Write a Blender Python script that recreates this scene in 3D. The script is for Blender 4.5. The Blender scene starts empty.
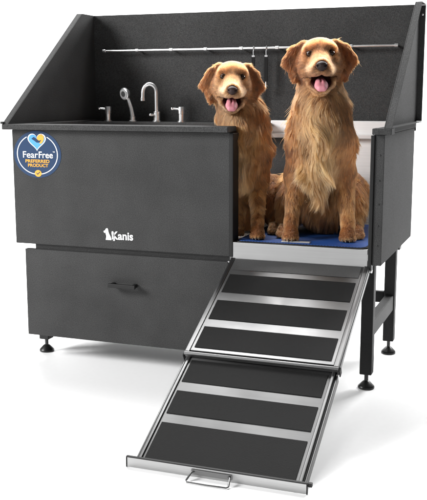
import bpy, bmesh, math, random
import numpy as np
from mathutils import Vector, Matrix, Euler, kdtree

random.seed(7)
C = bpy.context.scene.collection
R = math.radians

# ------------------------------------------------------------------ dimensions (metres)
W, D = 1.27, 0.615            # tub width and depth
ZR, ZB = 0.814, 0.4036        # rim top, bottom of the panels
LIP, OL, OF = 0.018, 0.0234, 0.025
XO, XR = 0.789, 1.2366        # opening of the tub
HS, YS = 1.221, 0.5187        # top of splash guard, start of its level part
MATZ = 0.456                  # top of the mat

# ------------------------------------------------------------------ materials
def new_mat(name):
    m = bpy.data.materials.new(name); m.use_nodes = True
    nt = m.node_tree
    return m, nt, nt.nodes['Principled BSDF']

def lin(c):
    f = lambda v: (v/255/12.92) if v/255 <= .04045 else ((v/255+.055)/1.055)**2.4
    return (f(c[0]), f(c[1]), f(c[2]), 1)

def coated(name, base=.035, rough=.5, spec=.45, var=.22, bump=.35, scale=430):
    """speckled powder coating over sheet steel"""
    m, nt, b = new_mat(name); N = nt.nodes; L = nt.links
    tc = N.new('ShaderNodeTexCoord')
    n1 = N.new('ShaderNodeTexNoise'); n1.inputs['Scale'].default_value = scale; n1.inputs['Detail'].default_value = 3
    n2 = N.new('ShaderNodeTexNoise'); n2.inputs['Scale'].default_value = 7; n2.inputs['Detail'].default_value = 4
    n3 = N.new('ShaderNodeTexVoronoi'); n3.inputs['Scale'].default_value = scale*.55
    for n in (n1, n2, n3): L.new(tc.outputs['Object'], n.inputs['Vector'])
    mp = N.new('ShaderNodeMapRange'); mp.inputs[1].default_value = .3; mp.inputs[2].default_value = .75
    mp.inputs[3].default_value = base*(1-var); mp.inputs[4].default_value = base*(1+var*1.5)
    L.new(n1.outputs['Fac'], mp.inputs[0])
    mp2 = N.new('ShaderNodeMapRange'); mp2.inputs[1].default_value = .25; mp2.inputs[2].default_value = .75
    mp2.inputs[3].default_value = .84; mp2.inputs[4].default_value = 1.16
    L.new(n2.outputs['Fac'], mp2.inputs[0])
    mu = N.new('ShaderNodeMath'); mu.operation = 'MULTIPLY'
    L.new(mp.outputs[0], mu.inputs[0]); L.new(mp2.outputs[0], mu.inputs[1])
    cb = N.new('ShaderNodeCombineColor')
    for i in range(3): L.new(mu.outputs[0], cb.inputs[i])
    L.new(cb.outputs[0], b.inputs['Base Color'])
    mr = N.new('ShaderNodeMapRange'); mr.inputs[3].default_value = rough-.06; mr.inputs[4].default_value = rough+.1
    L.new(n2.outputs['Fac'], mr.inputs[0]); L.new(mr.outputs[0], b.inputs['Roughness'])
    b.inputs['Specular IOR Level'].default_value = spec
    bp = N.new('ShaderNodeBump'); bp.inputs['Strength'].default_value = bump; bp.inputs['Distance'].default_value = .0012
    ad = N.new('ShaderNodeMath'); ad.operation = 'ADD'
    L.new(n1.outputs['Fac'], ad.inputs[0]); L.new(n3.outputs['Distance'], ad.inputs[1])
    L.new(ad.outputs[0], bp.inputs['Height']); L.new(bp.outputs[0], b.inputs['Normal'])
    return m

def brushed(name, base=.62, rough=.3, axis=0, streak=600, aniso=.5):
    """brushed stainless steel, the grain running along one axis"""
    m, nt, b = new_mat(name); N = nt.nodes; L = nt.links
    tc = N.new('ShaderNodeTexCoord'); mp = N.new('ShaderNodeMapping')
    s = [streak]*3; s[axis] = 3
    mp.inputs['Scale'].default_value = s
    L.new(tc.outputs['Object'], mp.inputs['Vector'])
    n = N.new('ShaderNodeTexNoise'); n.inputs['Scale'].default_value = 1; n.inputs['Detail'].default_value = 4
    L.new(mp.outputs[0], n.inputs['Vector'])
    n2 = N.new('ShaderNodeTexNoise'); n2.inputs['Scale'].default_value = 6; n2.inputs['Detail'].default_value = 5
    L.new(tc.outputs['Object'], n2.inputs['Vector'])
    a = N.new('ShaderNodeMapRange'); a.inputs[3].default_value = base*.86; a.inputs[4].default_value = base*1.12
    L.new(n.outputs['Fac'], a.inputs[0])
    cb = N.new('ShaderNodeCombineColor')
    for i in range(3): L.new(a.outputs[0], cb.inputs[i])
    L.new(cb.outputs[0], b.inputs['Base Color'])
    r = N.new('ShaderNodeMapRange'); r.inputs[3].default_value = rough*.75; r.inputs[4].default_value = rough*1.3
    L.new(n2.outputs['Fac'], r.inputs[0]); L.new(r.outputs[0], b.inputs['Roughness'])
    b.inputs['Metallic'].default_value = 1
    b.inputs['Anisotropic'].default_value = aniso
    bp = N.new('ShaderNodeBump'); bp.inputs['Strength'].default_value = .12; bp.inputs['Distance'].default_value = .0004
    L.new(n.outputs['Fac'], bp.inputs['Height']); L.new(bp.outputs[0], b.inputs['Normal'])
    return m

def plain(name, col, rough=.5, metal=0, spec=.5, bump=0, scale=300):
    m, nt, b = new_mat(name); N = nt.nodes; L = nt.links
    tc = N.new('ShaderNodeTexCoord')
    n = N.new('ShaderNodeTexNoise'); n.inputs['Scale'].default_value = scale; n.inputs['Detail'].default_value = 3
    L.new(tc.outputs['Object'], n.inputs['Vector'])
    mx = N.new('ShaderNodeMix'); mx.data_type = 'RGBA'
    mx.inputs[6].default_value = (col[0]*.88, col[1]*.88, col[2]*.88, 1)
    mx.inputs[7].default_value = (min(1, col[0]*1.1), min(1, col[1]*1.1), min(1, col[2]*1.1), 1)
    L.new(n.outputs['Fac'], mx.inputs[0]); L.new(mx.outputs[2], b.inputs['Base Color'])
    b.inputs['Roughness'].default_value = rough; b.inputs['Metallic'].default_value = metal
    b.inputs['Specular IOR Level'].default_value = spec
    if bump:
        bp = N.new('ShaderNodeBump'); bp.inputs['Strength'].default_value = bump; bp.inputs['Distance'].default_value = .001
        L.new(n.outputs['Fac'], bp.inputs['Height']); L.new(bp.outputs[0], b.inputs['Normal'])
    return m

M = {}
M['coat'] = coated('charcoal_powder_coat', .046, .72, .04, .36, .3, 420)
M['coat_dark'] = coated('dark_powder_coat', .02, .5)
M['leg'] = coated('leg_powder_coat', .022, .6, .15)
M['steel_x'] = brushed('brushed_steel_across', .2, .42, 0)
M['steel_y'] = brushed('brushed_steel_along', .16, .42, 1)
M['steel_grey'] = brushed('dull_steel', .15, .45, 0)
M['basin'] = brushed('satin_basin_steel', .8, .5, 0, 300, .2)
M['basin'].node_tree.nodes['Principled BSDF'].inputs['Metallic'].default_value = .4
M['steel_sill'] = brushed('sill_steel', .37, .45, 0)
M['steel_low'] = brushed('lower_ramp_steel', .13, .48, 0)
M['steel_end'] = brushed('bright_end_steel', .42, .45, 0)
M['steel_dark'] = plain('dull_wire', (.16, .16, .16), .3, 1)
M['chrome'] = plain('chrome', (.95, .95, .95), .3, 1)
M['rubber'] = plain('black_rubber', (.008, .008, .008), .55, 0, .3)
M['grip'] = coated('grip_sheet', .014, .7, .1, .2, .4, 800)
M['grip_pale'] = coated('worn_grip_sheet', .05, .5, .4, .3, .4, 600)
M['foot'] = plain('foot_plastic', (.008, .008, .008), .35, 0, .5)
M['white'] = plain('white_print', (.85, .85, .85), .5)
M['blue'] = plain('badge_blue', lin((5, 44, 80)), .35)
M['sky'] = plain('badge_light_blue', lin((70, 146, 208)), .4)
M['gold'] = plain('badge_gold', lin((218, 156, 54)), .4)
M['web'] = plain('black_webbing', (.01, .01, .01), .8, 0, .2, .5, 900)
M['eye'] = plain('dark_eye', (.022, .010, .005), .08, 0, .6)
M['nose_a'] = plain('brown_nose', lin((36, 25, 23)), .6, 0, .25, .5, 900)
M['nose_b'] = plain('grey_nose', lin((50, 36, 34)), .6, 0, .25, .5, 900)
M['tongue'] = plain('pink_tongue', lin((200, 128, 138)), .58, 0, .5, .5, 1200)
M['tooth'] = plain('tooth', (.75, .7, .6), .3)
M['claw'] = plain('claw', (.03, .02, .015), .35)

def mat_floor():
    m, nt, b = new_mat('white_studio_paper'); N = nt.nodes; L = nt.links
    tc = N.new('ShaderNodeTexCoord'); n = N.new('ShaderNodeTexNoise'); n.inputs['Scale'].default_value = 60; n.inputs['Detail'].default_value = 4
    L.new(tc.outputs['Object'], n.inputs['Vector'])
    mr = N.new('ShaderNodeMapRange'); mr.inputs[3].default_value = .88; mr.inputs[4].default_value = .92
    L.new(n.outputs['Fac'], mr.inputs[0])
    cb = N.new('ShaderNodeCombineColor')
    for i in range(3): L.new(mr.outputs[0], cb.inputs[i])
    L.new(cb.outputs[0], b.inputs['Base Color']); b.inputs['Roughness'].default_value = .6
    b.inputs['Specular IOR Level'].default_value = .15
    return m
M['floor'] = mat_floor()

def mat_mat():
    """blue ribbed rubber: fine diagonal ribs as relief"""
    m, nt, b = new_mat('blue_ribbed_rubber'); N = nt.nodes; L = nt.links
    tc = N.new('ShaderNodeTexCoord'); mp = N.new('ShaderNodeMapping'); mp.inputs['Rotation'].default_value = (0, 0, R(38))
    L.new(tc.outputs['Object'], mp.inputs['Vector'])
    w = N.new('ShaderNodeTexWave'); w.inputs['Scale'].default_value = 42; w.inputs['Distortion'].default_value = .4
    L.new(mp.outputs[0], w.inputs['Vector'])
    mx = N.new('ShaderNodeMix'); mx.data_type = 'RGBA'
    mx.inputs[6].default_value = lin((8, 40, 98)); mx.inputs[7].default_value = lin((26, 86, 164))
    L.new(w.outputs['Fac'], mx.inputs[0]); L.new(mx.outputs[2], b.inputs['Base Color'])
    b.inputs['Roughness'].default_value = .5
    bp = N.new('ShaderNodeBump'); bp.inputs['Strength'].default_value = .35; bp.inputs['Distance'].default_value = .002
    L.new(w.outputs['Fac'], bp.inputs['Height']); L.new(bp.outputs[0], b.inputs['Normal'])
    return m
M['mat'] = mat_mat()

# ------------------------------------------------------------------ mesh helpers
def box(bm, x0, x1, y0, y1, z0, z1):
    vs = [bm.verts.new(p) for p in ((x0,y0,z0),(x1,y0,z0),(x1,y1,z0),(x0,y1,z0),(x0,y0,z1),(x1,y0,z1),(x1,y1,z1),(x0,y1,z1))]
    for f in ((0,3,2,1),(4,5,6,7),(0,1,5,4),(1,2,6,5),(2,3,7,6),(3,0,4,7)): bm.faces.new([vs[i] for i in f])

def prism(bm, pts, d):
    """a planar polygon pushed along vector d"""
    a = [bm.verts.new(p) for p in pts]; b = [bm.verts.new(Vector(p)+Vector(d)) for p in pts]
    n = len(pts)
    bm.faces.new(a[::-1]); bm.faces.new(b)
    for i in range(n): bm.faces.new((a[i], a[(i+1) % n], b[(i+1) % n], b[i]))

def tube(bm, pts, r, seg=12, caps=True):
    """round bar through points; r one radius or one per point"""
    pts = [Vector(p) for p in pts]; n = len(pts)
    rs = r if isinstance(r, (list, tuple)) else [r]*n
    up = None; rings = []
    for i, p in enumerate(pts):
        t = (pts[min(i+1, n-1)]-pts[max(i-1, 0)]).normalized()
        if up is None:
            up = t.orthogonal().normalized()
        up = (up - t*up.dot(t)).normalized(); s = t.cross(up)
        rings.append([bm.verts.new(p + (up*math.cos(a)+s*math.sin(a))*rs[i]) for a in [2*math.pi*k/seg for k in range(seg)]])
    for i in range(n-1):
        for k in range(seg):
            bm.faces.new((rings[i][k], rings[i][(k+1) % seg], rings[i+1][(k+1) % seg], rings[i+1][k]))
    if caps:
        bm.faces.new(rings[0][::-1]); bm.faces.new(rings[-1])

def lathe(bm, prof, c=(0,0,0), seg=28, M4=None):
    c = Vector(c); rings = []
    for r, z in prof:
        ring = []
        for k in range(seg):
            a = 2*math.pi*k/seg
            v = Vector((r*math.cos(a), r*math.sin(a), z))
            if M4: v = M4 @ v
            ring.append(bm.verts.new(c+v))
        rings.append(ring)
    for i in range(len(prof)-1):
        for k in range(seg): bm.faces.new((rings[i][k], rings[i][(k+1) % seg], rings[i+1][(k+1) % seg], rings[i+1][k]))
    bm.faces.new(rings[0][::-1]); bm.faces.new(rings[-1])

def obj(name, bm, mat, parent=None, bevel=0, smooth=False):
    bmesh.ops.recalc_face_normals(bm, faces=bm.faces)
    me = bpy.data.meshes.new(name); bm.to_mesh(me); bm.free()
    o = bpy.data.objects.new(name, me); C.objects.link(o)
    me.materials.append(mat)
    if smooth:
        me.shade_smooth()
        me.set_sharp_from_angle(angle=R(40))
    if bevel:
        md = o.modifiers.new('edge', 'BEVEL'); md.width = bevel; md.segments = 2; md.limit_method = 'ANGLE'; md.angle_limit = R(30)
    if parent: o.parent = parent
    return o

def boxes(name, lst, mat, parent=None, bevel=.0012):
    bm = bmesh.new()
    for b in lst: box(bm, *b)
    return obj(name, bm, mat, parent, bevel)

def thing(name, label, cat, loc=(0,0,0), rot=(0,0,0), group=None):
    o = bpy.data.objects.new(name, None); C.objects.link(o)
    o.empty_display_size = .05
    o.location = loc; o.rotation_euler = rot; o['label'] = label; o['category'] = cat
    if group: o['group'] = group
    return o

# ------------------------------------------------------------------ setting: seamless white floor and backdrop
bm = bmesh.new()
prof = [(-9, 0), (3.0, 0)]
for k in range(1, 13):
    a = R(90*k/12); prof.append((3.0+1.5*math.sin(a), 1.5*(1-math.cos(a))))
prof.append((4.5, 7))
rows = [[bm.verts.new((x, y, z)) for y, z in prof] for x in (-9, 4)]
for i in range(len(prof)-1): bm.faces.new((rows[0][i], rows[0][i+1], rows[1][i+1], rows[1][i]))
fl = obj('floor', bm, M['floor'], smooth=True); fl['kind'] = 'structure'

# ------------------------------------------------------------------ the tub
tub = thing('dog_washing_tub', 'charcoal steel dog washing tub with tall splash guard, drawer and open doorway', 'dog bath', (0,0,0))

# front wall left of the opening: a hollow box 5 cm deep
boxes('front_panel', [(0, XO, 0, .048, ZB, ZR-LIP-.001)], M['coat'], tub, .002)
boxes('side_panel', [(0, .02, .0485, D, ZB, ZR-LIP-.001)], M['coat'], tub, .002)
sp = boxes('side_panel', [(1.242, W, 0, D, ZB, ZR-LIP-.001)], M['coat'], tub, .002)
boxes('back_panel', [(.0205, 1.2415, D-.02, D-.001, ZB, ZR-.02)], M['coat_dark'], tub)
boxes('underframe', [(.07, XO-.004, .012, .05, .372, ZB-.0005), (.07, XO-.004, .0505, .09, .372, ZB-.0005), (.0725, 1.24, .56, .6, .36, ZB-.0005)], M['coat_dark'], tub)
# rim
rim = bmesh.new()
box(rim, -OL, XO+.001, -OF, .06, ZR-LIP, ZR)
box(rim, -OL, .03, .0605, D+.0, ZR-LIP, ZR)
obj('rim', rim, M['coat'], tub, .002)
boxes('rim', [(1.2366, W+OL, -OF, .03, ZR-LIP, ZR), (1.2366, W+.004, .0305, D, ZR-LIP, ZR-.001)], M['coat'], tub, .002)
boxes('faucet_deck', [(.0305, .745, .455, D-.003, ZR-.03, ZR-.004)], M['coat'], tub, .002)
# steel basin
boxes('basin_floor', [(.021, 1.2355, .049, D-.021, MATZ-.02, MATZ-.007), (XO+.012, 1.2355, .0, .0485, MATZ-.02, MATZ-.007)], M['basin'], tub)
boxes('basin_wall', [(.031, .745, D-.035, D-.0205, MATZ-.0065, ZR-.0305), (.7455, 1.2365, D-.035, D-.0205, MATZ-.0065, ZR+.004), (.7455, 1.2365, D-.06, D-.0355, .755, .772)], M['basin'], tub, .003)
boxes('basin_wall', [(1.2275, 1.236, .03, D-.0355, MATZ-.0065, ZR-.019)], M['basin'], tub)
boxes('basin_wall', [(.0205, XO-.02, .0485, .055, MATZ-.0065, ZR-.019), (.0205, .03, .0555, D-.0355, MATZ-.0065, ZR-.031)], M['basin'], tub)
boxes('shade_panel', [(.7455, .955, D-.039, D-.0352, .575, .7545)], M['coat_dark'], tub, .0012)  # added dark sheet standing in for the shade on the wall between the dogs
# step under the doorway and black trims on both sides of it
boxes('threshold', [(XO+.013, 1.2295, -.004, .0, ZB-.006, MATZ-.0045), (XO+.013, 1.2295, .0005, .02, MATZ-.0065, MATZ-.0045)], M['steel_sill'], tub, .0015)
boxes('edge_trim', [(XO+.0005, XO+.0125, -.004, .05, ZB, ZR-LIP-.002)], M['rubber'], tub, .002)
boxes('edge_trim', [(1.2300, 1.2415, -.005, .03, ZB-.022, ZR-LIP-.002)], M['rubber'], tub, .002)
for z in (.465, .525, .59, .66, .735):
    bm = bmesh.new(); lathe(bm, [(.0028, 0), (.0028, .0012), (.0015, .0022)], (1.257, 0, z), 12, Matrix.Rotation(R(90), 4, 'X'))
    obj('screw', bm, M['coat_dark'], tub)

# splash guard: pan shaped side panels with flanges bent outwards, and the back panel
def splash_side(x, sgn):
    g = bmesh.new()
    P = [(-.022, ZR-.004), (-.022, ZR+.001), (YS, HS), (D, HS), (D, ZR-.004)]
    x0 = x if sgn > 0 else x-.003
    prism(g, [(x0, y, z) for y, z in P], (.003, 0, 0))
    o = obj('splash_panel', g, M['coat'], tub, .001)
    fx0, fx1 = (x+.0032, x+OL) if sgn > 0 else (x-OL, x-.0032)
    d = Vector((0, YS+.022, HS-ZR)).normalized(); n = Vector((0, d.z, -d.y))*.003
    g = bmesh.new()
    a = Vector((fx0, -.022, ZR+.001)); b = Vector((fx0, YS, HS))
    prism(g, [a, b, b+n, a+n], (fx1-fx0, 0, 0))                       # slanted flange
    box(g, fx0, fx1, YS+.001, D, HS-.003, HS)                         # top flange
    box(g, fx0, fx1, D-.003, D, ZR+.0045, HS-.0035)                   # back flange
    box(g, fx0, fx1, -.018, D, ZR+.0012, ZR+.004)                     # bottom flange
    obj('flange', g, M['coat'], o, .0008)
    return o
splash_side(0, -1)
rs = splash_side(W, 1)
bm = bmesh.new(); lathe(bm, [(.004, 0), (.004, .002), (.002, .003)], (W+.013, D-.003, HS-.035), 14, Matrix.Rotation(R(90), 4, 'X'))
obj('screw', bm, M['chrome'], rs)
boxes('splash_panel', [(-.004, W+.004, D+.0004, D+.006, ZR-.03, HS-.0005)], M['coat'], tub, .001)
boxes('corner_clip', [(-OL-.004, -OL+.008, -OF-.003, -.012, ZR+.0005, ZR+.009)], M['rubber'], tub, .002)

# rail on the back panel
rl = bmesh.new(); tube(rl, [(.057, .585, 1.081), (1.205, .585, 1.081)], .0042, 12)
rail = obj('tether_rail', rl, M['chrome'], tub, smooth=True)
for x in (.0585, .2, .344, .485, .627, .766, .901, 1.04, 1.2):
    bm = bmesh.new(); lathe(bm, [(.0066, -.006), (.0066, .006)], (x, .585, 1.081), 16, Matrix.Rotation(R(90), 4, 'Y'))
    tube(bm, [(x, .585, 1.081), (x, D-.001, 1.081)], .0035, 10)
    obj('bracket', bm, M['chrome'], rail, smooth=True)

# drawer under the tub
dr = bmesh.new()
box(dr, .043, XO-.001, -.012, .008, .0825, .388)
drawer = obj('drawer', dr, M['coat'], tub, .0015)
boxes('drawer_box', [(.1, .74, .0085, .5, .1, .112), (.1, .112, .0085, .5, .1125, .35), (.728, .74, .0085, .5, .1125, .35), (.1125, .7275, .488, .5, .1125, .35)], M['coat_dark'], drawer)
h = bmesh.new()
hz = .288
box(h, .378, .390, -.034, -.0125, hz-.006, hz+.005); box(h, .458, .47, -.034, -.0125, hz-.006, hz+.005)
box(h, .374, .474, -.044, -.0345, hz-.0075, hz+.006)
obj('handle', h, M['rubber'], drawer, .0015)

# legs with levelling feet
def leg(x, y, ztop):
    o = boxes('leg', [(x-.019, x+.019, y-.019, y+.019, .047, ztop)], M['leg'], tub, .003)
    f = bmesh.new()
    lathe(f, [(.0245, 0), (.0262, .002), (.0262, .007), (.024, .010), (.011, .0235), (.0065, .0255), (.0065, .0468)], (x, y, 0), 32)
    obj('foot', f, M['foot'], o, smooth=True)
leg(1.225, .0585, ZB-.0005); leg(1.225, .472, ZB-.0005)
leg(.064, .074, ZB-.0005); leg(.064, .54, ZB-.0005)
boxes('brace', [(1.21, 1.24, .078, .4525, .162, .215)], M['leg'], tub, .003)
boxes('brace', [(.084, 1.2055, .46, .484, .185, .225)], M['leg'], tub, .003)
boxes('brace', [(.05, .078, .0935, .5205, .162, .215)], M['leg'], tub, .003)

# faucet set on the deck
ZD = ZR-.004
FY = .50
def valve(x):
    o = bmesh.new(); lathe(o, [(.0155, 0), (.0155, .004), (.0112, .0055), (.0112, .03), (.0125, .031), (.0125, .055), (.011, .057)], (x, FY, ZD), 24)
    v = obj('valve', o, M['chrome'], tub, smooth=True)
    o = bmesh.new(); tube(o, [(x, FY, ZD+.047), (x-.02, FY-.006, ZD+.049), (x-.03, FY-.008, ZD+.050)], [.004, .0036, .0036], 10)
    lathe(o, [(.0, -.006), (.0045, -.004), (.0058, 0), (.0045, .004), (0, .006)][1:-1], (x-.033, FY-.009, ZD+.050), 14)
    obj('lever', o, M['chrome'], v, smooth=True)
valve(.113); valve(.420)
fb = bmesh.new(); lathe(fb, [(.0165, 0), (.0165, .004), (.0125, .0055), (.0125, .038), (.008, .04)], (.319, FY, ZD), 24)
fau = obj('faucet', fb, M['chrome'], tub, smooth=True)
s = bmesh.new(); pts = [(.318, FY, ZD+.035), (.318, FY, ZD+.11)]
for k in range(1, 13):
    a = math.pi*k/12; pts.append((.318-.025*(1-math.cos(a)), FY-.006*(1-math.cos(a)), ZD+.11+.031*math.sin(a)))
pts += [(.267, FY-.013, ZD+.085)]
tube(s, pts, [.0075]*(len(pts)-1)+[.0075], 16)
lathe(s, [(.0088, 0), (.0088, .012)], (.267, FY-.013, ZD+.079), 18)
obj('spout', s, M['chrome'], fau, smooth=True)
s = bmesh.new(); tube(s, [(.314, FY-.008, ZD+.026), (.305, FY-.02, ZD+.027)], .004, 10); lathe(s, [(.003, -.005), (.006, -.003), (.006, .003), (.003, .005)], (.303, FY-.022, ZD+.027), 14)
obj('lever', s, M['chrome'], fau, smooth=True)
hb = bmesh.new(); lathe(hb, [(.015, 0), (.015, .004), (.011, .006), (.0105, .02)], (.218, FY, ZD), 24)
obj('shower_holder', hb, M['chrome'], tub, smooth=True)

# hand shower standing in its holder
hs = thing('hand_shower', 'chrome hand shower with round spray head standing on the tub deck', 'hand shower', (.218, FY, ZD+.0205))
b = bmesh.new(); tube(b, [(0, 0, 0), (-.006, 0, .03), (-.017, -.003, .066), (-.023, -.006, .078)], [.0085, .0078, .0065, .0075], 16)
obj('handle', b, M['chrome'], hs, smooth=True)
aim = Vector((-.35, -.85, -.12)).normalized().to_track_quat('Z', 'Y').to_matrix().to_4x4()
b = bmesh.new(); lathe(b, [(.008, -.02), (.016, -.014), (.0225, -.004), (.0232, .004), (.021, .0058)], (-.027, -.012, .085), 32, aim)
hd = obj('spray_head', b, M['chrome'], hs, smooth=True)
b = bmesh.new(); lathe(b, [(.019, .0061), (.019, .0072)], (-.027, -.012, .085), 32, aim); obj('spray_face', b, plain('shower_face', (.5, .5, .5), .4), hd)
b = bmesh.new(); lathe(b, [(.0105, .0074), (.0105, .0085)], (-.027, -.012, .085), 32, aim); obj('spray_ring', b, plain('shower_core', (.07, .07, .07), .4), hd)

# printed logo on the front panel and round sticker
def text(body, x, z, size, mat, parent, y=-.0012, name='lettering', ax='CENTER', wx=1.0, off=0.0, shear=0, width=0):
    cu = bpy.data.curves.new(name, 'FONT'); cu.body = body; cu.size = size; cu.align_x = ax; cu.align_y = 'CENTER'
    cu.extrude = .0002; cu.offset = off; cu.shear = shear
    o = bpy.data.objects.new(name, cu); C.objects.link(o); o.parent = parent
    me = bpy.data.meshes.new_from_object(o); bpy.data.objects.remove(o)
    o = bpy.data.objects.new(name, me); C.objects.link(o); o.parent = parent
    o.location = (x, y, z); o.rotation_euler = (R(90), 0, 0)
    if width:
        k = width/max(o.dimensions.x, 1e-6); wx = k
    for vv in me.vertices: vv.co.x *= wx
    me.materials.append(mat)
    return o
def flat(name, pts, mat, parent, y, th=.0004):
    """thin printed shape on the front panel: pts are (x, z)"""
    b = bmesh.new(); prism(b, [(p[0], y, p[1]) for p in pts], (0, th, 0))
    bmesh.ops.triangulate(b, faces=[f for f in b.faces if len(f.verts) > 4])
    return obj(name, b, mat, parent)

logo = bpy.data.objects.new('logo', None); C.objects.link(logo); logo.parent = tub; logo.empty_display_size = .02
dog_pts = [(.16,0),(.22,.3),(.12,.55),(.0,.62),(-.05,.68),(-.02,.76),(.1,.8),(.2,.95),(.34,1.0),(.42,.92),(.46,.72),(.54,.52),(.66,.32),(.74,.14),(.76,0)]
cat_pts = [(.72,0),(.95,0),(.98,.14),(.92,.32),(.82,.46),(.85,.62),(.87,.82),(.77,.71),(.69,.71),(.59,.82),(.58,.6),(.64,.5),(.72,.34),(.78,.16)]
LX, LZ, LH = .344, .4335, .040
flat('dog_mark', [(LX+p[0]*.036, LZ+p[1]*LH) for p in dog_pts], M['white'], logo, -.0009)
flat('cat_mark', [(LX+.008+p[0]*.034, LZ-.002+p[1]*LH*.95) for p in cat_pts], plain('grey_print', (.5, .5, .5), .5), logo, -.0015)
text('Kanis', LX+.0275, LZ+.015, .0375, M['white'], logo, ax='LEFT', off=.0009, wx=.98)

BX, BZ, RX, RZ = .0975, .713, .092, .0795
bp_ = lambda x, y: (BX+x*RX, BZ+y*RZ)
badge = flat('badge', [bp_(math.cos(2*math.pi*k/72), math.sin(2*math.pi*k/72)) for k in range(72)], M['blue'], tub, -.0008, .0008)
ring = bmesh.new()
a0, a1 = R(90+30), R(360+90-30); n = 80
prev = None
for k in range(n+1):
    a = a0+(a1-a0)*k/n
    q = [ring.verts.new((*[bp_(math.cos(a)*r, math.sin(a)*r)[0]], -.0012, bp_(math.cos(a)*r, math.sin(a)*r)[1])) for r in (.83, .865)]
    if prev: ring.faces.new((prev[0], prev[1], q[1], q[0]))
    prev = q
obj('ring', ring, M['white'], badge)
def heart(s, cx=0, cy=.57):
    out = []
    for k in range(48):
        t = 2*math.pi*k/48
        hx = 16*math.sin(t)**3; hy = 13*math.cos(t)-5*math.cos(2*t)-2*math.cos(3*t)-math.cos(4*t)
        out.append((cx+s*hx/16, cy+s*hy/15))
    return out
flat('heart', [bp_(*p) for p in heart(.385)], M['white'], badge, -.0013)
flat('heart', [bp_(*p) for p in heart(.34)], M['sky'], badge, -.0018)
gold_pts = [(.0,.70),(.08,.82),(.2,.86),(.3,.78),(.31,.64),(.24,.5),(.16,.44),(.1,.5),(-.02,.52),(-.08,.58),(.04,.6)]
flat('heart', [bp_(*p) for p in gold_pts], M['gold'], badge, -.0023)
flat('heart', [bp_(*p) for p in [(-.22,.66),(-.12,.74),(.0,.66),(.1,.58),(.2,.62),(.12,.5),(.0,.5),(-.1,.58)]], M['blue'], badge, -.0027)
text('Fear', BX-.30*RX, BZ-.03*RZ, .031, M['white'], badge, -.0014, off=.0002, width=.64*RX)
text('Free', BX+.355*RX, BZ-.03*RZ, .031, M['white'], badge, -.0014, off=.0003, width=.59*RX)
text('\u2122', BX+.70*RX, BZ+.09*RZ, .010, M['white'], badge, -.0014)
text('PREFERRED', BX, BZ-.295*RZ, .0148, M['gold'], badge, -.0014, off=.0004, width=1.02*RX)
text('PRODUCT', BX+.02*RX, BZ-.475*RZ, .0148, M['gold'], badge, -.0014, off=.0004, width=.86*RX)
flat('seal', [bp_(.015+.145*math.cos(2*math.pi*k/32), -.81+.145*math.sin(2*math.pi*k/32)) for k in range(32)], M['gold'], badge, -.0014)
flat('tick', [bp_(.015+x, -.81+y) for x, y in ((-.075,.01),(-.02,-.06),(.085,.055),(.065,.075),(-.02,-.02),(-.055,.03))], M['blue'], badge, -.0019)

# ------------------------------------------------------------------ two tethers hanging on the rail
def tether(x, zb, hook_low, label):
    t = thing('grooming_tether', label, 'tether', (x, .578, 1.081), group='tethers hanging on the rail')
    b = bmesh.new()
    pts = [(0, .007+.0075*math.cos(a), .0075*math.sin(a)) for a in [R(-60+300*k/14) for k in range(15)]]
    pts += [(0, -.001, -.012), (0, 0, -.026)]
    tube(b, pts, .0019, 8); box(b, -.0055, .0055, -.002, .002, -.032, -.026)
    obj('hook', b, M['chrome'], t, smooth=True)
    obj('strap', (lambda bb: (box(bb, -.0065, .0065, -.0015, .0015, zb, -.0322), bb)[1])(bmesh.new()), M['web'], t, .0006)
    b = bmesh.new()
    if hook_low:
        pts = [(0, 0, zb), (.001, 0, zb-.02), (-.004, 0, zb-.032), (-.010, 0, zb-.03), (-.011, 0, zb-.014)]
    else:
        pts = [(0, 0, zb), (0, 0, zb-.02), (-.005, 0, zb-.028), (-.010, 0, zb-.022)]
    tube(b, pts, .0026, 8); obj('clip', b, M['chrome'], t, smooth=True)
tether(.677, -.19, False, 'black webbing tether on the rail whose lower end is hidden behind a dog head')
tether(.7265, -.122, True, 'black webbing tether on the rail ending in a bare chrome hook beside a dog ear')

# ------------------------------------------------------------------ mat on the tub floor
def rrect(x0, x1, y0, y1, r, n=6):
    out = []
    for cx, cy, a in ((x1-r, y0+r, -90), (x1-r, y1-r, 0), (x0+r, y1-r, 90), (x0+r, y0+r, 180)):
        for k in range(n+1):
            t = R(a+90*k/n); out.append((cx+r*math.cos(t), cy+r*math.sin(t)))
    return out
matt = thing('bath_mat', 'blue ribbed rubber mat with black border under the two dogs', 'mat', (0,0,0))
b = bmesh.new(); prism(b, [(x, y, MATZ-.0042) for x, y in rrect(.805, 1.2265, -.002, .5, .024)], (0, 0, .0032)); obj('border', b, M['rubber'], matt, .0012)
b = bmesh.new(); prism(b, [(x, y, MATZ-.0008) for x, y in rrect(.812, 1.2195, .006, .493, .019)], (0, 0, .0016)); obj('pad', b, M['mat'], matt, .0006)
tg = thing('mat_tag', 'small silver tag lying on the front edge of the blue mat', 'tag', (.998, .028, MATZ+.001), (0,0,R(4)))
boxes('plate', [(-.045, .045, -.009, .009, 0, .003)], plain('tag_silver', (.5, .5, .5), .4, .3), tg, .0008)
boxes('print', [(-.028, .012, -.003, .003, .0032, .0034)], plain('tag_print', (.16, .17, .2), .5), tg, 0)

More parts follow.
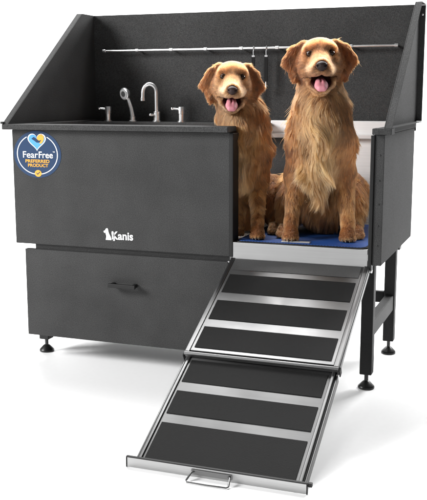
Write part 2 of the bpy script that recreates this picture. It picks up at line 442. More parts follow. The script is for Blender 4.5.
# ------------------------------------------------------------------ the ramp
TH = math.atan2(.395-.0235, .7334)
ramp = thing('ramp', 'brushed steel two section ramp with dark grip strips leading from the doorway to the floor', 'ramp', (1.015, -.006, .3990), (TH, 0, 0))
cs = math.cos(TH)
def wv(y): return -abs(y)/cs      # world distance forward -> distance along the slope
HW = .2195
up = bmesh.new()
L1 = .390/cs
box(up, -HW+.014, HW-.014, -L1+.006, 0, -.006, 0)
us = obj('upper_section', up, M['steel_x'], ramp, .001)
for sx in (-1, 1):
    x0, x1 = sorted((sx*(HW-.0138), sx*HW))
    boxes('side_rail', [(x0, x1, -L1, .004, -.03, .0015)], M['steel_y'], us, .0015)
    xg0, xg1 = sorted((sx*(HW+.0003), sx*(HW+.0012)))
    boxes('rail_groove', [(xg0, xg1, -L1+.002, 0, -.011, -.008)], M['rubber'], us, 0)
b = bmesh.new(); tube(b, [(-HW, -L1-.003, -.004), (HW, -L1-.003, -.004)], .0055, 14); box(b, -HW+.001, HW-.001, -L1-.005, -L1+.004, -.0155, -.006)
obj('end_bar', b, M['steel_x'], us, smooth=True)
boxes('grip_strip', [(-.2, .199, wv(.050), wv(.004), .0004, .0014)], M['grip_pale'], us, .0004)
for y0, y1 in ((.072, .151), (.185, .262), (.293, .373)):
    boxes('grip_strip', [(-.197, .196, wv(y1), wv(y0), .0004, .0018)], M['grip'], us, .0006)
for sx in (-1, 1):
    b = bmesh.new(); lathe(b, [(.005, -.006), (.005, .006)], (sx*(HW+.004), -.004, -.012), 14, Matrix.Rotation(R(90), 4, 'Y')); obj('hinge_pin', b, M['chrome'], us, smooth=True)
    x0, x1 = sorted((sx*(HW+.0015), sx*(HW+.0055)))
    boxes('end_cap', [(x0, x1, -L1-.010, -L1+.008, -.028, -.007)], M['rubber'], us, .002)

lo = bmesh.new()
L2 = .745/cs
ZL = -.018
box(lo, -.2025, .2025, -L2, -L1+.03, ZL-.008, ZL)
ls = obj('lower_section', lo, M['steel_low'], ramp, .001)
for sx in (-1, 1):
    x0, x1 = sorted((sx*.2028, sx*.211)); boxes('side_rail', [(x0, x1, -L2, -L1+.05, ZL-.02, ZL+.004)], M['steel_y'], ls, .0015)
    x0, x1 = sorted((sx*.2113, sx*.2145)); boxes('rail_groove', [(x0, x1, -L2, -L1+.05, ZL-.02, ZL-.001)], M['rubber'], ls, 0)
    x0, x1 = sorted((sx*.2148, sx*.2195)); boxes('side_rail', [(x0, x1, -L2+.004, -L1-.012, ZL-.024, ZL-.002)], M['steel_y'], ls, .0015)
for y0, y1 in ((.404, .480), (.511, .586), (.615, .742)):
    boxes('grip_strip', [(-.196, .194, wv(y1), wv(y0), ZL+.0004, ZL+.0018)], M['grip'], ls, .0006)
# upright end plate with rubber edging, and the wire pull lying on the floor (built upright, then hung on the sloping ramp)
RM = Matrix.Translation((1.015, -.006, .3990)) @ Matrix.Rotation(TH, 4, 'X')
def on_ramp(o):
    o.parent = ramp; o.matrix_parent_inverse = RM.inverted()
    return o
PY = -.7515
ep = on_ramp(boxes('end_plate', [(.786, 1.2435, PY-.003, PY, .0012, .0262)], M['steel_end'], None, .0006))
boxes('rubber_edge', [(.7835, 1.246, PY-.0045, PY+.0035, .0264, .0294)], M['rubber'], ep, .001)
for x0, x1 in ((.7832, .7858), (1.2437, 1.2463)):
    boxes('rubber_edge', [(x0, x1, PY-.0045, PY+.0035, .0008, .0262)], M['rubber'], ep, .0008)
boxes('lug', [(1.2465, 1.256, PY-.002, PY+.008, .019, .0285)], M['rubber'], ep, .001)
hd = on_ramp(boxes('pull_plate', [(.958, 1.062, PY-.0062, PY-.0034, .0085, .0215)], M['steel_x'], None, .0008))
b = bmesh.new()
tube(b, [(.966, PY-.006, .0165), (.961, PY-.011, .0155), (.9565, PY-.034, .0045), (.960, PY-.0385, .0035), (1.01, PY-.0395, .0032), (1.060, PY-.0385, .0035), (1.0635, PY-.034, .0045), (1.059, PY-.011, .0155), (1.054, PY-.006, .0165)], .0023, 10)
obj('pull_handle', b, M['steel_dark'], hd, smooth=True)

# ------------------------------------------------------------------ the two dogs
# Each body is ONE closed surface, taken from a blended distance field; the coat is grown on it as hair curves.
def prim_dist(p, P):
    k = p[0]
    if k == 'ell':
        q = (P-p[1]) @ p[3]; a = np.linalg.norm(q/p[2], axis=-1); b = np.linalg.norm(q/(p[2]**2), axis=-1)
        return np.where(b > 1e-9, a*(a-1)/np.maximum(b, 1e-9), -p[2].min())
    if k == 'cone':
        ab = p[2]-p[1]; t = np.clip(((P-p[1]) @ ab)/(ab @ ab), 0, 1)
        return np.linalg.norm(P-(p[1]+t[..., None]*ab), axis=-1)-(p[3]+t*(p[4]-p[3]))
    if k == 'tri':
        a, b, c = p[1:4]
        ba, cb, ac = b-a, c-b, a-c; n = np.cross(ba, ac)
        pa, pb, pc = P-a, P-b, P-c
        ins = (np.sign(pa @ np.cross(ba, n))+np.sign(pb @ np.cross(cb, n))+np.sign(pc @ np.cross(ac, n))) < 2
        def seg(e, v): 
            t = np.clip((v @ e)/(e @ e), 0, 1); return ((e*t[..., None]-v)**2).sum(-1)
        d2 = np.where(ins, np.minimum(np.minimum(seg(ba, pa), seg(cb, pb)), seg(ac, pc)), (pa @ n)**2/(n @ n))
        return np.sqrt(np.maximum(d2, 0))-p[4]

def field(prims, lo, hi, h):
    nx, ny, nz = [int(math.ceil((hi[i]-lo[i])/h))+1 for i in range(3)]
    ax = [lo[i]+h*np.arange(n) for i, n in enumerate((nx, ny, nz))]
    F = np.full((nx, ny, nz), .08)
    for pr in prims:
        p, k, sign = pr['g'], pr['k'], pr.get('sub', False)
        if p[0] == 'ell': mn, mx = p[1]-p[2].max(), p[1]+p[2].max()
        elif p[0] == 'cone': r = max(p[3], p[4]); mn, mx = np.minimum(p[1], p[2])-r, np.maximum(p[1], p[2])+r
        else: s = np.stack(p[1:4]); mn, mx = s.min(0)-p[4], s.max(0)+p[4]
        m = k+.05
        i0 = [max(0, int((mn[i]-m-lo[i])/h)) for i in range(3)]; i1 = [min(F.shape[i], int((mx[i]+m-lo[i])/h)+2) for i in range(3)]
        if any(i1[i] <= i0[i] for i in range(3)): continue
        sl = tuple(slice(i0[i], i1[i]) for i in range(3))
        G = np.stack(np.meshgrid(*[ax[i][sl[i]] for i in range(3)], indexing='ij'), -1)
        d = prim_dist(p, G); A = F[sl]
        if sign:
            d = -d; hh = np.clip(.5-.5*(d-A)/k, 0, 1); F[sl] = d*(1-hh)+A*hh+k*hh*(1-hh)
            F[sl] = np.maximum(F[sl], np.maximum(A, d))
        else:
            hh = np.clip(.5+.5*(d-A)/k, 0, 1); F[sl] = d*(1-hh)+A*hh-k*hh*(1-hh)
    return F, ax

def nets(F, ax, h):
    """closed quad surface of F = 0"""
    S = F < 0
    c = [(0,0,0),(1,0,0),(0,1,0),(1,1,0),(0,0,1),(1,0,1),(0,1,1),(1,1,1)]
    n = [s-1 for s in F.shape]
    cut = lambda A, o: A[o[0]:o[0]+n[0], o[1]:o[1]+n[1], o[2]:o[2]+n[2]]
    cnt = sum(cut(S, o).astype(np.int8) for o in c); act = (cnt > 0) & (cnt < 8)
    idx = np.full(act.shape, -1, np.int64); I = np.argwhere(act); idx[act] = np.arange(len(I))
    vals = np.stack([cut(F, o)[act] for o in c], 1); acc = np.zeros((len(I), 3)); num = np.zeros(len(I))
    ca = np.array(c, float)
    for a in range(8):
        for b in range(a+1, 8):
            if np.abs(ca[a]-ca[b]).sum() != 1: continue
            va, vb = vals[:, a], vals[:, b]; cr = (va < 0) != (vb < 0)
            t = np.where(cr, va/np.where(cr, va-vb, 1), 0)
            acc += np.where(cr[:, None], ca[a]+t[:, None]*(ca[b]-ca[a]), 0); num += cr
    V = (I+acc/num[:, None])*h+np.array([a[0] for a in ax])
    quads = []
    for axis in range(3):
        u, v = [(1, 2), (2, 0), (0, 1)][axis]
        A = [slice(None)]*3; B = [slice(None)]*3; A[axis] = slice(0, -1); B[axis] = slice(1, None)
        ch = S[tuple(A)] != S[tuple(B)]
        E = np.argwhere(ch); E = E[(E[:, u] > 0) & (E[:, v] > 0) & (E[:, u] < F.shape[u]-1) & (E[:, v] < F.shape[v]-1)]
        du = np.eye(3, dtype=int)[u]; dv = np.eye(3, dtype=int)[v]
        q = np.stack([idx[tuple((E-o).T)] for o in (du+dv, dv, 0*du, du)], 1)
        flip = ~S[tuple(E.T)]
        q[flip] = q[flip][:, ::-1]; quads.append(q)
    return V, np.concatenate(quads)

def mesh_obj(name, V, Q, mat, parent=None, col=None):
    me = bpy.data.meshes.new(name)
    me.vertices.add(len(V)); me.vertices.foreach_set('co', V.astype(np.float32).ravel())
    me.loops.add(Q.size); me.loops.foreach_set('vertex_index', Q.ravel().astype(np.int32))
    me.polygons.add(len(Q)); me.polygons.foreach_set('loop_start', np.arange(0, Q.size, 4, dtype=np.int32))
    me.update(calc_edges=True); me.validate(); me.shade_smooth()
    if col is not None:
        a = me.color_attributes.new('coat', 'FLOAT_COLOR', 'POINT'); a.data.foreach_set('color', np.c_[col, np.ones(len(col))].astype(np.float32).ravel())
    o = bpy.data.objects.new(name, me); C.objects.link(o); me.materials.append(mat)
    if parent: o.parent = parent
    return o

def sdf_obj(name, prims, h, mat, parent):
    pts = []
    for pr in prims:
        p = pr['g']
        if pr.get('sub'): continue
        r = p[2].max() if p[0] == 'ell' else max(p[3], p[4])
        for q in ([p[1]] if p[0] == 'ell' else [p[1], p[2]]): pts += [q-r, q+r]
    pts = np.array(pts); F, ax = field(prims, pts.min(0)-.006, pts.max(0)+.006, h)
    V, Q = nets(F, ax, h)
    return mesh_obj(name, V, Q, mat, parent)

M['eye'].node_tree.nodes['Principled BSDF'].inputs['Specular IOR Level'].default_value = .22
def mat_skin():
    m, nt, b = new_mat('dog_skin'); a = nt.nodes.new('ShaderNodeAttribute'); a.attribute_name = 'coat'
    nt.links.new(a.outputs['Color'], b.inputs['Base Color']); b.inputs['Roughness'].default_value = .65; b.inputs['Specular IOR Level'].default_value = .25
    return m
def mat_fur():
    m = bpy.data.materials.new('golden_fur'); m.use_nodes = True; nt = m.node_tree; nt.nodes.clear()
    o = nt.nodes.new('ShaderNodeOutputMaterial'); h = nt.nodes.new('ShaderNodeBsdfHairPrincipled')
    h.model = 'CHIANG'; h.parametrization = 'COLOR'
    a = nt.nodes.new('ShaderNodeAttribute'); a.attribute_name = 'coat'
    nt.links.new(a.outputs['Color'], h.inputs['Color'])
    h.inputs['Roughness'].default_value = .55; h.inputs['Radial Roughness'].default_value = .6; h.inputs['Coat'].default_value = 0
    h.inputs['Random Roughness'].default_value = .2
    nt.links.new(h.outputs[0], o.inputs['Surface'])
    return m
M['skin'] = mat_skin(); M['fur'] = mat_fur()

TOES = ((-.0148, -.026), (-.0051, -.034), (.0051, -.034), (.0148, -.026))
def rotm(yaw, pitch, roll):
    return np.array(Euler((pitch, roll, yaw), 'XYZ').to_matrix())

def make_dog(label, loc, rz, s, hp, hrot, feet, hips, pal, nose_mat, seed, gape=1.0, ear_w=1.0, chest_x=0.0, bw=.82, ear_z=.0):
    """local frame: -y is where the dog looks, z up, the front paws near the origin"""
    rng = np.random.default_rng(seed)
    v = lambda *a: np.array(a, float)
    HR = rotm(*[R(a) for a in hrot]); HP = v(*hp)
    H = lambda *a: HP+HR @ v(*a)
    I3 = np.eye(3)
    prims = []
    def add(g, k=.02, flow=(0,0,-1), ln=.03, col='mid', den=1.0, head=False, lift=.25, sub=False, wave=1.0, tip=None):
        prims.append(dict(g=g, k=k, flow=flow, ln=ln, col=pal[col], den=den, head=head, lift=lift, sub=sub, wave=wave))
    E = lambda c, r, Rm=I3: ('ell', c, v(*r), Rm)
    Cn = lambda a, b, ra, rb: ('cone', a, b, ra, rb)
    cx = chest_x
    # trunk
    add(E(v(cx*.4, .30, .12), (.11*bw, .13, .12)), .03, (0,.3,-1), .042, 'mid')
    add(Cn(v(cx, .10, .32), v(cx*.5, .26, .16), .088*bw, .105*bw), .04, (0,.25,-1), .036, 'mid', lift=.15)
    add(E(v(cx*.5, .165, .11), (.088*bw, .085, .10)), .03, (0,-.1,-1), .05, 'belly', .9)
    add(E(v(cx, .062, .30), (.088*bw, .08, .135)), .04, (0,-.1,-1), .06, 'chest', .8, lift=.28, wave=2.2)
    add(E(v(cx, .04, .225), (.045*bw, .045, .085)), .035, (0,-.04,-1), .078, 'chest', .8, lift=.22, wave=2.2)
    # haunches, hind legs and feet
    for sx, hx in ((-1, hips[0]), (1, hips[1])):
        add(E(v(hx, .235, .10), (.046, .115, .095)), .03, (.1*sx,.25,-1), .036, 'mid', lift=.15)
        add(Cn(v(hx+.004*sx, .16, .095), v(hx+.008*sx, .12, .045), .036, .024), .03, (0,.1,-1), .028, 'light')
        add(E(v(hx+.008*sx, .085, .020), (.023, .048, .018)), .015, (0,-.7,-.5), .009, 'light')
        for tx, ty in TOES:
            add(Cn(v(hx+.008*sx+tx, .055, .018), v(hx+.008*sx+tx*1.1, .064+ty, .0125), .0085, .0095), .0025, (tx*8,-1,-.4), .005, 'paw', 1.6, lift=.10)
    # tail curled on the mat
    add(Cn(v(0, .40, .05), v(.08, .40, .03), .032, .025), .02, (.6,0,-.5), .05, 'light')
    # shoulders, forelegs, paws
    for sx, ft in ((-1, feet[0]), (1, feet[1])):
        fx, fy = ft
        shx = cx+sx*.068*bw
        add(Cn(v(cx+sx*.045*bw, .055, .41), v(shx, .045, .31), .046, .052*bw**.5), .04, (.02*sx,.05,-1), .034, 'mid', lift=.15, wave=1.4)
        el = v(cx*.6+sx*.034*bw+fx*.5, .07+.2*fy, .20)
        add(Cn(v(shx, .05, .30), el, .05*bw**.5, .036), .03, (.02*sx,.12,-1), .03, 'mid', lift=.14, wave=1.3)
        wr = v(fx, fy+.012, .055)
        add(Cn(el, wr, .033, .0165), .025, (0,.2,-1), .016, 'leg', 1.3, lift=.12)
        add(Cn(el+v(0,.022,-.01), wr+v(0,.016,.05), .016, .006), .02, (.04*sx,.6,-.9), .042, 'feather', 1.0, lift=.25)
        add(Cn(wr, v(fx, fy-.004, .028), .0172, .0175), .012, (0,-.1,-1), .009, 'leg', 1.6, lift=.12)
        add(E(v(fx, fy-.010, .019), (.0205, .029, .0165)), .008, (0,-.8,-.4), .007, 'paw', 1.7, lift=.12)
        for tx, ty in TOES:
            add(Cn(v(fx+tx*.8, fy-.016, .018), v(fx+tx, fy+ty, .0115), .0080, .0090), .0022, (tx*8,-1,-.4), .0035, 'paw', 2.0, lift=.08)
    # neck
    add(Cn(H(0, .04, -.025), v(cx, .075, .40), .060, .074), .035, (0,-.1,-1), .036, 'mid', 1.0, lift=.2, wave=1.4)
    add(Cn(H(0, .022, -.06), v(cx, .028, .345), .050, .062), .035, (0,-.1,-1), .05, 'chest', .9, lift=.25, wave=1.8)
    # head
    add(E(H(0, .015, .005), (.060, .075, .055), HR), .02, None, .017, 'head', 2.0, True, .16)
    add(E(H(0, -.006, .025), (.049, .044, .034), HR), .02, None, .013, 'head', 2.1, True, .14)
    add(Cn(H(0, -.034, .018), H(0, -.10, -.013), .029, .0175), .026, None, .008, 'bridge', 2.4, True, .09)
    for sx in (-1, 1):
        add(E(H(.036*sx, -.014, -.024), (.030, .042, .040), HR), .02, None, .026, 'cheek', 1.8, True, .20)
        add(Cn(H(.019*sx, -.047, .033), H(.037*sx, -.038, .031), .010, .009), .016, None, .006, 'head', 2.5, True, .10)
    add(Cn(H(0, -.05, -.014), H(0, -.132, -.0225), .029, .0205), .018, None, .007, 'muzzle', 2.6, True, .10)
    for sx in (-1, 1):
        add(Cn(H(.0265*sx, -.055, -.032), H(.0150*sx, -.128, -.0325), .018, .0135), .011, None, .007, 'lip', 2.6, True, .11)
        # side of the open mouth from the corner of the lips down to the chin
        add(Cn(H(.0405*sx, -.026, -.050), H(.0300*sx, -.064, -.080*gape), .0115, .0085), .010, None, .009, 'cheek', 2.2, True, .12)
        add(Cn(H(.0300*sx, -.064, -.080*gape), H(.011*sx, -.100, -.097*gape), .0085, .0072), .008, None, .008, 'jaw', 2.2, True, .13)
    add(Cn(H(0, -.02, -.080), H(0, -.085, -.097*gape), .034, .0115), .012, None, .012, 'jaw', 2.0, True, .16)
    # ears: thick triangular flaps
    for sx in (-1, 1):
        w_ = ear_w
        a_, b_, c_ = H(.047*sx, .010, .044), H(.107*sx*w_, .006, ear_z), H(.079*sx*w_, -.008, ear_z-.043)
        add(('tri', a_, b_, c_, .0095), .012, tuple(HR @ v(.22*sx, -.05, -1)), .024, 'ear', 1.7, False, .12)
        add(Cn(a_, H(.083*sx*w_, .009, .032+ear_z*.5), .010, .0105), .012, tuple(HR @ v(.5*sx, -.05, -1)), .014, 'ear', 1.9, False, .10)
        add(Cn(H(.083*sx*w_, .009, .032+ear_z*.5), b_, .0105, .0105), .012, tuple(HR @ v(.3*sx, -.05, -1)), .024, 'ear', 1.7, False, .12)
        add(('tri', a_, H(.062*sx, .016, -.018), c_, .0095), .012, tuple(HR @ v(.05*sx, -.05, -1)), .024, 'ear', 1.7, False, .12)
    # mouth cavity
    add(E(H(0, -.092, -.069*gape), (.0315, .064, .0215*gape), HR @ rotm(0, R(14), 0)), .005, sub=True)
    cav = [prims[-1]]
    for sx in (-1, 1):
        add(Cn(H(0, -.07, -.0545), H(.0425*sx, -.040, -.0500), .010, .003), .004, sub=True); cav.append(prims[-1])
    add(Cn(H(0, -.08, -.048), H(0, -.155, -.0475), .0065, .0045), .006, sub=True)
    solid = [p for p in prims if not p['sub']]
    h = .0042
    F, ax = field(prims, np.array([-.24, -.19, -.004]), np.array([.24, .50, .70]), h)
    F = np.maximum(F, (.0008-ax[2])[None, None, :])         # flat where it rests on the mat
    V, Q = nets(F, ax, h)
    org = np.array([a[0] for a in ax])
    def tri(A, P):
        g = np.clip((P-org)/h, 0, np.array(A.shape)-1.001); i = g.astype(int); f = g-i; r = 0
        for dx in (0, 1):
            for dy in (0, 1):
                for dz in (0, 1):
                    w = (f[:, 0] if dx else 1-f[:, 0])*(f[:, 1] if dy else 1-f[:, 1])*(f[:, 2] if dz else 1-f[:, 2])
                    r = r+w*A[i[:, 0]+dx, i[:, 1]+dy, i[:, 2]+dz]
        return r
    def grad(P):
        e = h*.6
        g = np.stack([tri(F, P+e*d)-tri(F, P-e*d) for d in np.eye(3)], 1)
        return g/np.maximum(np.linalg.norm(g, axis=1), 1e-9)[:, None]
    def weights(P, tau=.011):
        d = np.stack([prim_dist(p['g'], P) for p in solid], 1); d -= d.min(1, keepdims=True)
        w = np.exp(-d/tau); return w/w.sum(1, keepdims=True)
    eyes = [H(.0315*sx, -.0590, .0170) for sx in (-1, 1)]
    nose_c = H(0, -.152, -.0205)
    cavd = lambda P: np.minimum(np.minimum(prim_dist(cav[0]['g'], P), prim_dist(cav[1]['g'], P)), prim_dist(cav[2]['g'], P))
    lip_dark = lambda P: np.exp(-np.maximum(0, cavd(P))/.0035)
    PC = np.array([p['col'] for p in solid])
    wv_ = weights(V); col = wv_ @ PC*.75
    mouth = np.clip(lip_dark(V)*1.6, 0, 1)[:, None]
    col = col*(1-mouth)+np.array([.045, .016, .014])*mouth
    for e in eyes:
        k = np.clip((.0205-np.linalg.norm(V-e, axis=1))/.004, 0, 1)[:, None]; col = col*(1-k)+np.array([.022, .012, .008])*k
    k = np.clip((.020-np.linalg.norm((V-nose_c), axis=1))/.004, 0, 1)[:, None]; col = col*(1-k)+np.array([.03, .018, .016])*k
    dog = mesh_obj('dog', V*s, Q, M['skin'], None, col)
    dog.location = loc; dog.rotation_euler = (0, 0, rz); dog['label'] = label; dog['category'] = 'dog'
    # ---- coat
    T = np.concatenate([Q[:, [0, 1, 2]], Q[:, [0, 2, 3]]]); A, B, Cc = V[T[:, 0]], V[T[:, 1]], V[T[:, 2]]
    ar = np.linalg.norm(np.cross(B-A, Cc-A), axis=1)/2
    wc = weights((A+B+Cc)/3, .008); den = wc @ np.array([p['den'] for p in solid])
    cen = (A+B+Cc)/3
    pr = ar*den**1.6*np.where(cen[:, 1] > .30, .35, 1.0); pr /= pr.sum()
    N = NSTRANDS
    ti = rng.choice(len(T), N, p=pr); r1, r2 = np.sqrt(rng.random(N)), rng.random(N)
    P = A[ti]*(1-r1)[:, None]+B[ti]*(r1*(1-r2))[:, None]+Cc[ti]*(r1*r2)[:, None]
    keep = cavd(P) > .0040
    for e in eyes: keep &= np.linalg.norm(((P-e) @ HR)/v(1.42, 1, .84), axis=1) > .0118
    keep &= np.linalg.norm((P-nose_c)/v(1.1, 1, .95), axis=1) > .0165
    keep &= P[:, 2] > .004
    P = P[keep]; n = len(P)
    w = weights(P); nr = grad(P)
    flows = np.array([p['flow'] if p['flow'] else (0, 0, 0) for p in solid]); hd = w @ np.array([float(p['head']) for p in solid])
    flow = w @ flows
    src = H(0, -.172, -.028)
    rad = P-src; rad /= np.linalg.norm(rad, axis=1)[:, None]
    rad[:, 2] -= .25*np.clip((-.03-((P-HP) @ HR)[:, 2])/.03, 0, 1)
    flow = flow+hd[:, None]*rad
    # slow swirls in the lie of the coat
    def swirl(P, fr, sd):
        g = np.random.default_rng(sd); o = np.zeros_like(P)
        for _ in range(5):
            K = g.normal(size=(3, 3))*fr; ph = g.random(3)*6.28; o += np.sin(P @ K.T+ph)
        return o/2.2
    ln = w @ np.array([p['ln'] for p in solid]); lift = w @ np.array([p['lift'] for p in solid]); wav = w @ np.array([p['wave'] for p in solid])
    flow = flow+swirl(P, 16, seed+1)*(.20+3.0*np.clip(ln-.02, 0, .05))[:, None]*(1-hd*.75)[:, None]
    tang = flow-(flow*nr).sum(1)[:, None]*nr; tang /= np.maximum(np.linalg.norm(tang, axis=1), 1e-6)[:, None]
    ln = ln*rng.uniform(.65, 1.2, n)
    wild = rng.random(n) < .05; ln = np.where(wild, ln*1.3, ln); lift = np.where(wild, lift+.3, lift)
    # around eyes and lips the coat is very short
    for e in eyes: ln *= np.clip(.35+(np.linalg.norm(P-e, axis=1)-.012)/.025, .35, 1)
    ln *= np.clip(.4+(cavd(P)-.004)/.02, .4, 1)
    K = 7
    pts = np.zeros((n, K, 3)); pts[:, 0] = P-nr*.0012
    d = tang+nr*lift[:, None]+rng.normal(size=(n, 3))*.10; d /= np.linalg.norm(d, axis=1)[:, None]
    seg = ln/(K-1); side = np.cross(nr, tang); q = pts[:, 0].copy()
    for k in range(1, K):
        dd = d+tang*.12*k+np.array([0, 0, -1.])*(.05*k*np.clip(ln/.04, 0, 1.2))[:, None]+swirl(q, 45, seed+2)*(.24*wav*np.clip(ln/.03, .2, 1.5))[:, None]
        dd /= np.linalg.norm(dd, axis=1)[:, None]; q = q+dd*seg[:, None]; pts[:, k] = q
    # locks: every strand leans towards a guide
    gi = rng.choice(n, n//13, replace=False); kd = kdtree.KDTree(len(gi))
    for i, j in enumerate(gi): kd.insert(P[j], i)
    kd.balance()
    near = np.array([gi[kd.find(p)[1]] for p in P])
    gi2 = rng.choice(n, n//70, replace=False); kd2 = kdtree.KDTree(len(gi2))
    for i, j in enumerate(gi2): kd2.insert(P[j], i)
    kd2.balance()
    jit = P+rng.normal(0, .0012, P.shape)
    near2 = np.array([gi2[kd2.find(p)[1]] for p in jit])
    stray = rng.random(n) < .07
    cl2 = np.clip((ln-.006)/.03, .15, 1)*rng.uniform(.3, .62, n)*~stray
    for k in range(1, K):
        t = (k/(K-1))**1.2
        goal = pts[near2, k]-pts[near2, 0]+pts[:, 0]*(1-t*.85)+pts[near2, 0]*t*.85
        pts[:, k] += (goal-pts[:, k])*(cl2*min(1, .3+t))[:, None]
    cl = np.clip((ln-.002)/.02, .35, 1)*rng.uniform(.2, .65, n)*~stray
    for k in range(1, K):
        t = (k/(K-1))**1.3
        goal = pts[near, k]-pts[near, 0]+pts[:, 0]*(1-t)+pts[near, 0]*t
        pts[:, k] += (goal-pts[:, k])*(cl*min(1, .35+t))[:, None]
    # keep the strands outside the body and off the mat
    for k in range(1, K):
        p_ = pts[:, k]; dist = tri(F, p_); need = .0012+.0007*k
        push = np.clip(need-dist, 0, .02); pts[:, k] = p_+grad(p_)*push[:, None]
        pts[:, k, 2] = np.maximum(pts[:, k, 2], .0015)
    for e in eyes:
        for k in range(1, K):
            o_ = pts[:, k]-e; dl = np.linalg.norm(o_, axis=1); m_ = np.clip(.0108-dl, 0, 1); pts[:, k] += o_/np.maximum(dl, 1e-6)[:, None]*m_[:, None]
    cs_ = w @ PC
    tone = 1+.16*swirl(P, 22, seed+3)[:, :1]+.10*swirl(P, 70, seed+4)[:, :1]
    gt = rng.normal(0, .20, n)[near][:, None]+rng.normal(0, .24, n)[near2][:, None]
    hc = cs_*np.clip(tone+gt+rng.normal(0, .22, (n, 1)), .35, 1.9)
    hc *= 1+np.array([0, .05, .12])*rng.normal(0, 1, (n, 1))*.5
    lt = np.clip(np.exp(-np.maximum(0, cavd(P))/.005)*2.0-.42, 0, 1)[:, None]*.85; hc = hc*(1-lt)+np.array([.03, .018, .014])*lt
    hc = np.clip(hc, .004, .9)
    cu = bpy.data.hair_curves.new('fur'); cu.add_curves([K]*n)
    cu.attributes['position'].data.foreach_set('vector', (pts*s).astype(np.float32).ravel())
    ra = cu.attributes.get('radius') or cu.attributes.new('radius', 'FLOAT', 'POINT')
    base = np.clip(.00028+.011*(ln-.008), .00034, .00043)*s
    prof = np.array([1, 1, .95, .85, .7, .5, .18])
    ra.data.foreach_set('value', (base[:, None]*prof[None]).astype(np.float32).ravel())
    ca = cu.attributes.new('coat', 'FLOAT_COLOR', 'CURVE'); ca.data.foreach_set('color', np.c_[hc, np.ones(n)].astype(np.float32).ravel())
    fo = bpy.data.objects.new('fur', cu); C.objects.link(fo); fo.parent = dog; cu.materials.append(M['fur'])
    # ---- face
    for e in eyes:
        sdf_obj('eye', [dict(g=E((e+HR @ v(0, .0018, 0))*s, (.0124*s, .0114*s, .0086*s), HR), k=.001)], .0012, M['eye'], dog)
    nm = [dict(g=E(nose_c*s, (.0166*s, .0125*s, .0112*s), HR), k=.004), dict(g=E(H(0, -.152, -.029)*s, (.009*s, .008*s, .009*s), HR), k=.006)]
    for sx in (-1, 1): nm.append(dict(g=Cn(H(.0072*sx, -.1700, -.0225)*s, H(.0122*sx, -.156, -.0215)*s, .0040*s, .0028*s), k=.0015, sub=True))
    sdf_obj('nose', nm, .0013, nose_mat, dog)
    G = gape
    tn = [dict(g=Cn(H(0, -.04, -.076*G)*s, H(0, -.092, -.0835*G)*s, .019*s, .0185*s), k=.004), dict(g=Cn(H(-.007, -.092, -.083*G)*s, H(-.0055, -.121, -.0915*G)*s, .013*s, .0098*s), k=.006), dict(g=Cn(H(.007, -.092, -.083*G)*s, H(.0055, -.121, -.0915*G)*s, .013*s, .0098*s), k=.006)]
    tn.append(dict(g=Cn(H(0, -.055, -.056*G)*s, H(0, -.13, -.0775*G)*s, .002*s, .002*s), k=.006, sub=True))
    sdf_obj('tongue', tn, .0016, M['tongue'], dog)
    for ft in feet:
        for tx, ty in TOES:
            c = v(ft[0]+tx*1.02, ft[1]+ty-.0075, .0090)
            b = bmesh.new(); tube(b, [c*s, (c+v(tx*.1, -.0055, -.003))*s, (c+v(tx*.1, -.008, -.0075))*s], [.0028*s, .0021*s, .0007*s], 8)
            obj('claw', b, M['claw'], dog, smooth=True)
    return dog

lc = lambda *c: np.array(lin(c)[:3])
NSTRANDS = 230000
TINT = np.array([.45, .385, .325])
def palette(**k): return {a: lc(*c)*TINT for a, c in k.items()}
pal_r = palette(mid=(158,96,50), light=(196,138,86), belly=(170,118,76), chest=(220,170,118), leg=(184,124,72), feather=(206,154,102), paw=(196,144,100),
             head=(150,92,50), bridge=(146,90,50), cheek=(156,98,54), muzzle=(160,110,70), lip=(178,132,94), jaw=(178,130,90), ear=(142,80,41))
pal_l = palette(mid=(156,94,50), light=(190,134,84), belly=(156,104,62), chest=(206,152,100), leg=(186,128,76), feather=(204,152,100), paw=(196,146,100),
             head=(150,96,54), bridge=(150,99,58), cheek=(164,112,68), muzzle=(170,126,86), lip=(190,150,114), jaw=(188,146,108), ear=(142,82,43))
make_dog('larger golden retriever sitting upright in the middle of the tub doorway, mouth open', (1.057, .085, MATZ+.0012), R(13), 1.0,
         (-.008, .045, .560), (3, 0, -2), ((-.088, .0), (.090, .01)), (-.10, .108), pal_r, M['nose_a'], 11, .95, .94)
make_dog('smaller pale faced golden retriever looking over the tub rim, body partly behind the front panel', (.822, .10, MATZ+.0012), R(17), .92,
         (-.064, .042, .541), (3, 4, 2), ((-.045, .01), (.029, -.05)), (-.09, .085), pal_l, M['nose_b'], 23, .93, .89, -.020, .70, -.012)


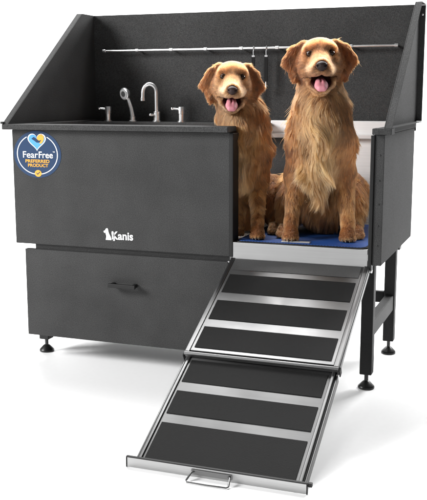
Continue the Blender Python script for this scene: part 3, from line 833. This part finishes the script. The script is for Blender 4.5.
# ------------------------------------------------------------------ light, world, camera
def area(name, loc, target, sx, sy, energy, col=(1,1,1)):
    l = bpy.data.lights.new(name, 'AREA'); l.shape = 'RECTANGLE'; l.size = sx; l.size_y = sy; l.energy = energy; l.color = col
    o = bpy.data.objects.new(name, l); C.objects.link(o); o.location = loc
    o.rotation_euler = (Vector(target)-Vector(loc)).to_track_quat('-Z', 'Y').to_euler()
    return o
area('softbox_key', (-3.5, -3.1, 2.9), (.95, .5, 1.0), 2.0, 2.0, 530)
area('softbox_top', (-.3, 1.9, 3.5), (.2, .9, 0), 2.4, 2.0, 440)
area('floor_fill', (2.0, 2.1, 2.0), (1.7, -.5, 0), .9, .7, 100)  # added fill lamp, brightens the floor to the right of the ramp
area('backdrop_lamp', (-1.7, 1.6, 2.2), (-1.5, 4.5, 1.5), 3.4, 1.5, 230)

w = bpy.data.worlds.new('World'); bpy.context.scene.world = w; w.use_nodes = True
bg = w.node_tree.nodes['Background']; bg.inputs['Color'].default_value = (1, 1, 1, 1); bg.inputs['Strength'].default_value = .15

cam = bpy.data.cameras.new('camera'); co = bpy.data.objects.new('camera', cam); C.objects.link(co)
yaw, pitch, roll, f = .3569, .1715, -.0012, 896.26
co.location = (1.7225, -2.6503, .9115)
cy_, sy_, cp_, sp_ = math.cos(yaw), math.sin(yaw), math.cos(pitch), math.sin(pitch)
fwd = Vector((-sy_*cp_, cy_*cp_, -sp_)); rt = Vector((cy_, sy_, 0)); upv = rt.cross(fwd)
rt2 = rt*math.cos(roll)+upv*math.sin(roll); up2 = -rt*math.sin(roll)+upv*math.cos(roll)
co.rotation_euler = Matrix((rt2, up2, -fwd)).transposed().to_euler()
cam.sensor_fit = 'VERTICAL'; cam.sensor_height = 24; cam.lens = f/500*24
cam.clip_start = .05; cam.clip_end = 100
sc = bpy.context.scene
sc.camera = co
sc.view_settings.view_transform = 'Standard'; sc.view_settings.look = 'None'; sc.view_settings.exposure = 0; sc.view_settings.gamma = 1
sc.render.engine = 'CYCLES'
sc.cycles.use_denoising = True
sc.cycles.max_bounces = 8
